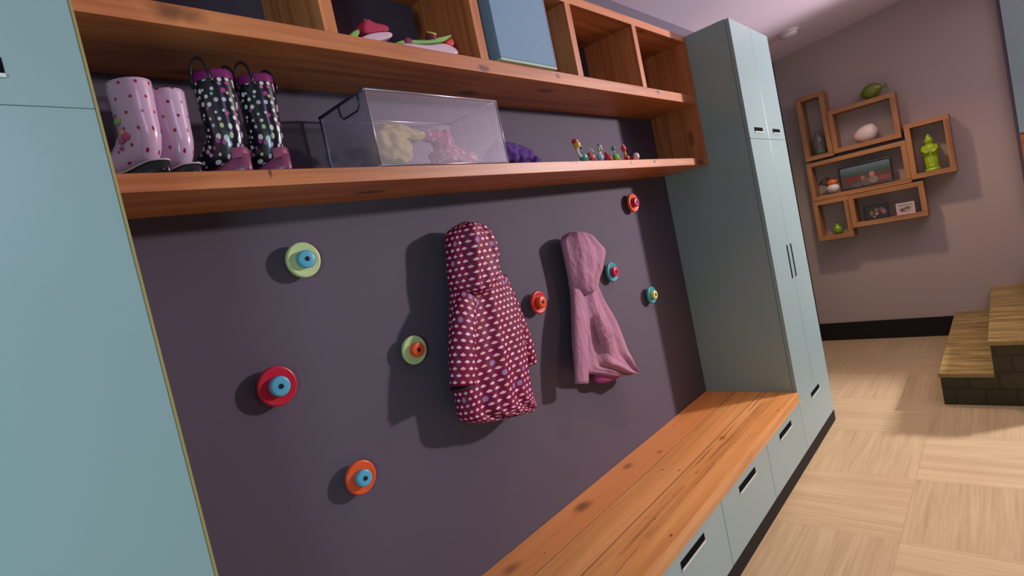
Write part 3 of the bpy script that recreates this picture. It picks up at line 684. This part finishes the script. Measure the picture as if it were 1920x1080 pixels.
# ------------------------------------------------------------------ box shelves on the far wall
def box_shelf(label, y0, y1, z0, z1, depth=.16, t_=.036):
    """y0 is the side nearest the cabinet wall; y1 the other"""
    xf = XF-depth
    o = thing('box_shelf', label, 'wall shelf', (XF, (y0+y1)/2, z0), 0, 'wooden box shelves on the far wall')
    obj('bottom_board', bx(xf, XF-.001, y1, y0, z0, z0+t_), m_box_y, o, bevel=.0015)
    obj('top_board', bx(xf, XF-.001, y1, y0, z1-t_, z1), m_box_y, o, bevel=.0015)
    obj('side_board', bx(xf, XF-.001, y0-t_, y0, z0+t_, z1-t_), m_box_z, o, bevel=.0015)
    obj('side_board', bx(xf, XF-.001, y1, y1+t_, z0+t_, z1-t_), m_box_z, o, bevel=.0015)
box_shelf('narrow upright wooden box shelf on the far wall holding the glass jar', -.160, -.372, 1.624, 2.168, .17)
box_shelf('large upper wooden box shelf with the white stone inside and the green fish on top', -.375, -.842, 1.634, 1.992)
box_shelf('right hand wooden box shelf on the far wall holding the lime green statue', -.862, -1.138, 1.293, 1.722)
box_shelf('wide middle wooden box shelf with the black framed landscape picture', -.150, -.860, 1.275, 1.606, .15)
box_shelf('small square wooden box shelf at the bottom left with the green pear', -.150, -.419, .927, 1.272)
box_shelf('low wooden box shelf at the bottom right with two little photos', -.421, -.928, .997, 1.270, .17)

xo = XF-.085
# glass jar
g = G('clear_glass', .05, .5); g.set('Base Color', (.80, .88, .84)); g.set('Transmission Weight', .92); m_glass = g.m
t = thing('glass_jar', 'clear glass jar with green bottom and a red sprig in the narrow box shelf', 'jar', (xo, -.268, 1.6605))
obj('jar_body', lathe(NB(), [(.040, 0), (.047, .006), (.048, .10), (.044, .14), (.030, .17), (.018, .18), (.017, .19), (.020, .195), (.014, .194), (.013, .178), (.027, .165), (.040, .138), (.044, .10), (.043, .010), (.0, .008)], axis=(0, 0, 1)), m_glass, t, True, local=True)
obj('green_filling', lathe(NB(), [(.041, .0100), (.0415, .034), (.036, .038), (0, .040)], axis=(0, 0, 1)), Q['grn'], t, True, local=True)
b = NB(); tube(b, [(0, 0, .038), (.003, .004, .075), (-.004, -.002, .098)], .0025, 6); blob(b, (-.004, -.004, .108), (.014, .016, .012), 2, .4, 4, 3)
obj('red_sprig', b, Q['red'], t, True, local=True)
# fish
m_fish = plain('olive_green_ceramic', (.16, .21, .02), .25, .2, 14)
t = thing('fish_ornament', 'olive green ceramic fish ornament on top of the large box shelf', 'ornament', (xo, -.70, 1.993))
R = []
for i in range(25):
    u = i/24; Y = .085-.150*u; h = .056*sin(pi*min(1, u*.93+.03))**.75+.004; R.append([Vector((.030/.050*h*cos(a), Y, .060+h*sin(a)+.012*(u-.3))) for a in [2*pi*k/24 for k in range(24)]])
obj('body', loft(NB(), R), m_fish, t, True, local=True)
b = NB(); prism(b, [(-.062, .062), (-.085, .092), (-.100, .086), (-.096, .066), (-.100, .048), (-.086, .046)], lambda u, v, d: (d, u, v), -.006, .006)
obj('tail', b, m_fish, t, local=True, bevel=.002)
obj('foot', lathe(NB(), [(.020, 0), (.018, .004), (.012, .012)], (0, .005, 0)), m_fish, t, True, local=True)
# white stone
m_stone = plain('white_ceramic', (.74, .62, .58), .5, .06, 8)
b = NB(); R = []
for i in range(21):
    u = i/20; Y = .075-.165*u; h = (.068*sin(pi*min(1, .04+u*.80))**.6 if u < .86 else .068*sin(pi*(.04+.86*.80))**.6*(1-(u-.86)/.14*.75)); R.append([Vector((h*.85*cos(a), Y, .066+h*sin(a)+.016*u)) for a in [2*pi*k/28 for k in range(28)]])
loft(b, R); bmesh.ops.translate(b, verts=b.verts, vec=(xo, -.600, 1.6705))
mnz = min(v.co.z for v in b.verts); bmesh.ops.translate(b, verts=b.verts, vec=(0, 0, 1.6705-mnz))
tag(obj('pebble_vase', b, m_stone, None, True), 'rounded white ceramic vase lying in the large upper box shelf', 'vase')
# lime statue
m_lime = plain('lime_green_glaze', (.30, .46, .01), .2, .25, 25, coat=.4)
t = thing('lime_statue', 'glossy lime green robed statue standing in the right hand box shelf', 'statue', (xo, -.995, 1.3295), radians(0))
obj('base', lathe(NB(), [(.056, 0), (.058, .006), (.056, .018), (.048, .024), (0, .026)]), m_lime, t, True, local=True)
prof = [(.046, .022), (.050, .04), (.044, .052), (.052, .066), (.047, .082), (.050, .10), (.043, .118), (.054, .135), (.058, .152), (.052, .170), (.055, .186), (.046, .200), (.028, .212), (.022, .220)]
b = lathe(NB(), prof, n=40)
for v in b.verts:
    a = math.atan2(v.co.y, v.co.x); k = 1+.06*sin(a*9+v.co.z*30); v.co.x *= .8*k; v.co.y *= k
obj('robe', b, m_lime, t, True, local=True)
b = NB(); blob(b, (-.004, 0, .240), (.026, .030, .034), 5, .06, 3, 3); blob(b, (-.032, 0, .238), (.006, .006, .009), 5, 0, 3, 2)
for sy in (-1, 1): blob(b, (0, sy*.030, .238), (.006, .005, .010), 1, 0, 2, 2)
obj('head', b, m_lime, t, True, local=True)
obj('topknot', lathe(NB(), [(.022, .262), (.020, .272), (.010, .284), (.006, .296), (0, .300)]), m_lime, t, True, local=True)
for sy in (-1, 1): obj('arm', tube(NB(), [(-.004, sy*.046, .198), (-.026, sy*.050, .170), (-.044, sy*.030, .150), (-.050, sy*.008, .150)], [.014, .015, .013, .010], 14), m_lime, t, True, local=True)
# hen
t.scale = (.9, .86, .97)
t = thing('hen_ornament', 'small white and orange hen ornament with a dark tail left of the landscape picture', 'ornament', (XF-.095, -.305, 1.3155), radians(0))
b = NB(); blob(b, (0, -.008, .036), (.034, .046, .036), 2, .1, 2, 3); obj('body', b, Q['wht'], t, True, local=True)
b = NB(); blob(b, (-.002, -.006, .078), (.026, .038, .026), 4, .15, 3, 3); blob(b, (-.004, -.040, .088), (.010, .012, .010), 4, .1, 3, 2); obj('breast', b, plain('orange_glaze', (.62, .13, .02), .3), t, True, local=True, label='orange head and breast')
b = NB()
for i in range(6):
    a = .5+i*.27; tube(b, [(0, .020, .060), (0, .020+.045*cos(a), .070+.045*sin(a)), (0, .022+.062*cos(a-.25), .066+.060*sin(a-.2))], [.007, .010, .006], 10)
obj('tail', b, plain('dark_mottled_feather', (.03, .035, .03), .5, .3, 60), t, True, local=True)
t.scale = (1.12, 1.12, 1.12)
# pear
t = thing('green_pear', 'small green glass pear in the bottom left box shelf', 'ornament', (xo, -.293, .9635))
obj('fruit', lathe(NB(), [(.018, 0), (.036, .008), (.045, .026), (.042, .045), (.028, .066), (.017, .080), (.010, .088), (0, .090)]), plain('green_pear_glaze', (.14, .30, .015), .15, .2, 20, coat=.5), t, True, local=True)
obj('stem', tube(NB(), [(0, 0, .086), (0, .004, .098), (0, .010, .104)], .0028, 8), m_dark, t, True, local=True)
# pictures
def photo_mat(name, kind):
    g = G(name, .25, .5); x, y, z = g.sep(g.co('Object'))[:3]
    def spot(cy, cz, ry, rz_):
        a = g.ma('DIVIDE', g.ma('SUBTRACT', y, cy), ry); b_ = g.ma('DIVIDE', g.ma('SUBTRACT', z, cz), rz_)
        d = g.ma('SQRT', g.ma('ADD', g.ma('MULTIPLY', a, a), g.ma('MULTIPLY', b_, b_)))
        return ss(g, g.ma('ADD', d, g.ma('MULTIPLY', g.noise(g.co('Object'), 60, 2), .3)), 1.25, .95)
    if kind == 'land':
        c = g.ramp(g.ma('ADD', g.ma('MULTIPLY', z, 5.4), g.ma('MULTIPLY', g.noise(g.co('Object'), 18, 3), .12)), [(.0, (.10, .035, .035)), (.35, (.09, .06, .045)), (.55, (.14, .04, .03)), (.68, (.035, .075, .05)), (.80, (.06, .11, .10)), (1, (.13, .17, .19))])
        for s_, k in (((.02, .075, .016, .020), (.35, .14, .12)), ((-.045, .095, .020, .024), (.42, .18, .13)), ((.0, .045, .035, .030), (.12, .10, .08)), ((-.05, .05, .035, .030), (.24, .17, .14)), ((.10, .085, .045, .022), (.18, .02, .02)), ((-.13, .05, .05, .02), (.22, .06, .06)), ((.07, .03, .04, .02), (.10, .09, .08))): c = g.mix(spot(*s_), c, k)
    elif kind == 'group':
        c = g.mix(g.noise(g.co('Object'), 30, 2), (.012, .012, .014), (.05, .03, .025))
        for s_, k in (((.035, .055, .014, .022), (.35, .24, .10)), ((.0, .075, .015, .018), (.32, .20, .15)), ((.0, .045, .014, .012), (.62, .40, .38)), ((-.035, .075, .016, .018), (.30, .14, .08)), ((-.05, .055, .018, .020), (.45, .22, .26)), ((.02, .022, .012, .008), (.40, .36, .34)), ((.05, .10, .03, .02), (.03, .06, .03))): c = g.mix(spot(*s_), c, tuple(q*.55 for q in k))
    else:
        c = g.mix(g.noise(g.co('Object'), 20, 2), (.42, .34, .32), (.50, .40, .38))
        for s_, k in (((.022, .038, .018, .014), (.14, .05, .05)), ((-.012, .048, .022, .014), (.12, .14, .06)), ((-.0, .022, .04, .008), (.30, .24, .20))): c = g.mix(spot(*s_), c, k)
    g.set('Base Color', c); return g.m
def picture(label, yc, zb, w_, h_, mat_f, kind, bw, lean=.0, x=None):
    x = x or XF-.10
    o = thing('picture_frame', label, 'picture', (x, yc, zb), 0, 'framed pictures in the box shelves'); o.rotation_euler = (0, lean, 0)
    b = NB(); box(b, -.006, .006, -w_/2, w_/2, 0, bw); box(b, -.006, .006, -w_/2, w_/2, h_-bw, h_); box(b, -.006, .006, -w_/2, -w_/2+bw, bw, h_-bw); box(b, -.006, .006, w_/2-bw, w_/2, bw, h_-bw)
    obj('frame', b, mat_f, o, local=True, bevel=.001)
    obj('photograph', bx(-.002, .003, -w_/2+bw, w_/2-bw, bw, h_-bw), photo_mat('print_'+kind, kind), o, local=True)
m_bf = plain('black_frame', (.008, .008, .010), .35); m_pf = plain('pale_frame', (.55, .42, .42), .4)
picture('wide black framed outdoor picture leaning in the middle box shelf', -.560, 1.3115, .375, .200, m_bf, 'land', .013, .06, XF-.12)
picture('small dark photo of a group in the bottom right box shelf', -.595, 1.0335, .170, .125, m_bf, 'group', .008, .06, XF-.13)
picture('small pale framed photo beside the dark photo in the bottom right box shelf', -.789, 1.0335, .122, .094, m_pf, 'pale', .014, .06, XF-.13)

# ------------------------------------------------------------------ smoke detector
t = thing('smoke_detector', 'round white smoke detector on the sloping ceiling beside the far cabinet', 'smoke detector', (4.577, -.310, 2.6))
zc = HW+SY*.310
t.location.z = zc; t.rotation_euler = (-math.atan(SY), 0, 0)
obj('base_plate', lathe(NB(), [(.075, .0), (.075, -.010), (.070, -.014), (0, -.014)]), m_stone, t, True, local=True)
obj('dome', lathe(NB(), [(.062, -.0142), (.060, -.028), (.048, -.040), (.020, -.044), (0, -.044)]), plain('white_plastic', (.66, .62, .64), .35), t, True, local=True)

# ------------------------------------------------------------------ stairs and the cabinet by them
def stair_mat(kind):
    g = G('stair_'+kind, .5, .4); x, y, z = g.sep(g.co('Object'))[:3]
    if kind == 'tread':
        f = g.noise(g.comb(g.ma('MULTIPLY', x, 16), g.ma('MULTIPLY', y, 3.0), 0.0), 1, 5, .65, .5)
        c = g.ramp(f, [(.3, (.12, .08, .025)), (.5, (.26, .18, .06)), (.62, (.36, .26, .10)), (.8, (.42, .32, .15))])
        lin = ss(g, g.noise(g.comb(g.ma('MULTIPLY', x, 9), g.ma('MULTIPLY', y, .6), 2.0), 1, 2), .66, .70)
        c = g.mix(g.ma('MULTIPLY', lin, .6), c, (.05, .025, .012))
    else:
        b_ = g.n('ShaderNodeTexBrick'); g.link(b_.inputs['Vector'], g.comb(g.ma('ADD', x, y), z, 0.0)); b_.inputs['Scale'].default_value = 1
        b_.inputs['Brick Width'].default_value = .13; b_.inputs['Row Height'].default_value = .095; b_.inputs['Mortar Size'].default_value = .010; b_.inputs['Mortar Smooth'].default_value = .8
        b_.inputs['Color1'].default_value = (.045, .040, .014, 1); b_.inputs['Color2'].default_value = (.060, .050, .020, 1); b_.inputs['Mortar'].default_value = (.028, .022, .008, 1)
        c = g.mix(g.ma('MULTIPLY', g.noise(g.co('Object'), 18, 3), .4), b_.outputs[0], (.02, .014, .006))
    g.set('Base Color', c); return g.m
m_tread, m_riser = stair_mat('tread'), stair_mat('stone')
XS = 3.616
t = thing('staircase', 'short flight of wooden steps with dark stone ends in the right corner', 'stairs', (XS, -.98, 0))
for i, (ya, yb, z0_, z1_) in enumerate(((-.985, -1.225, 0, .188), (-1.225, -1.445, 0, .368), (-1.445, -1.66, 0, .560))):
    obj('step', bx(XS, XF-.002, yb, ya, z0_, z1_-.028), m_riser, t)
    obj('tread', bx(XS-.006, XF-.002, yb, ya+.008, z1_-.028, z1_), m_tread, t, bevel=.006)
m_tealwall = m_teal
t = thing('stair_cupboard', 'teal upper cupboard over a wooden panel at the top right edge by the stairs', 'cupboard', (XF-.12, -1.9, .95))
obj('upper_door', bx(XF-.10, XF-.001, -2.6, -1.500, 1.462, 2.70), m_teal, t, bevel=.002)
obj('side_strip', bx(XF-.085, XF-.001, -1.4995, -1.484, .95, 2.70), m_slate, t)  # narrow dark strip along the edge of the cupboard
obj('wood_panel', bx(XF-.09, XF-.001, -2.6, -1.500, .95, 1.460), m_wx, t, label='orange brown wood panel')
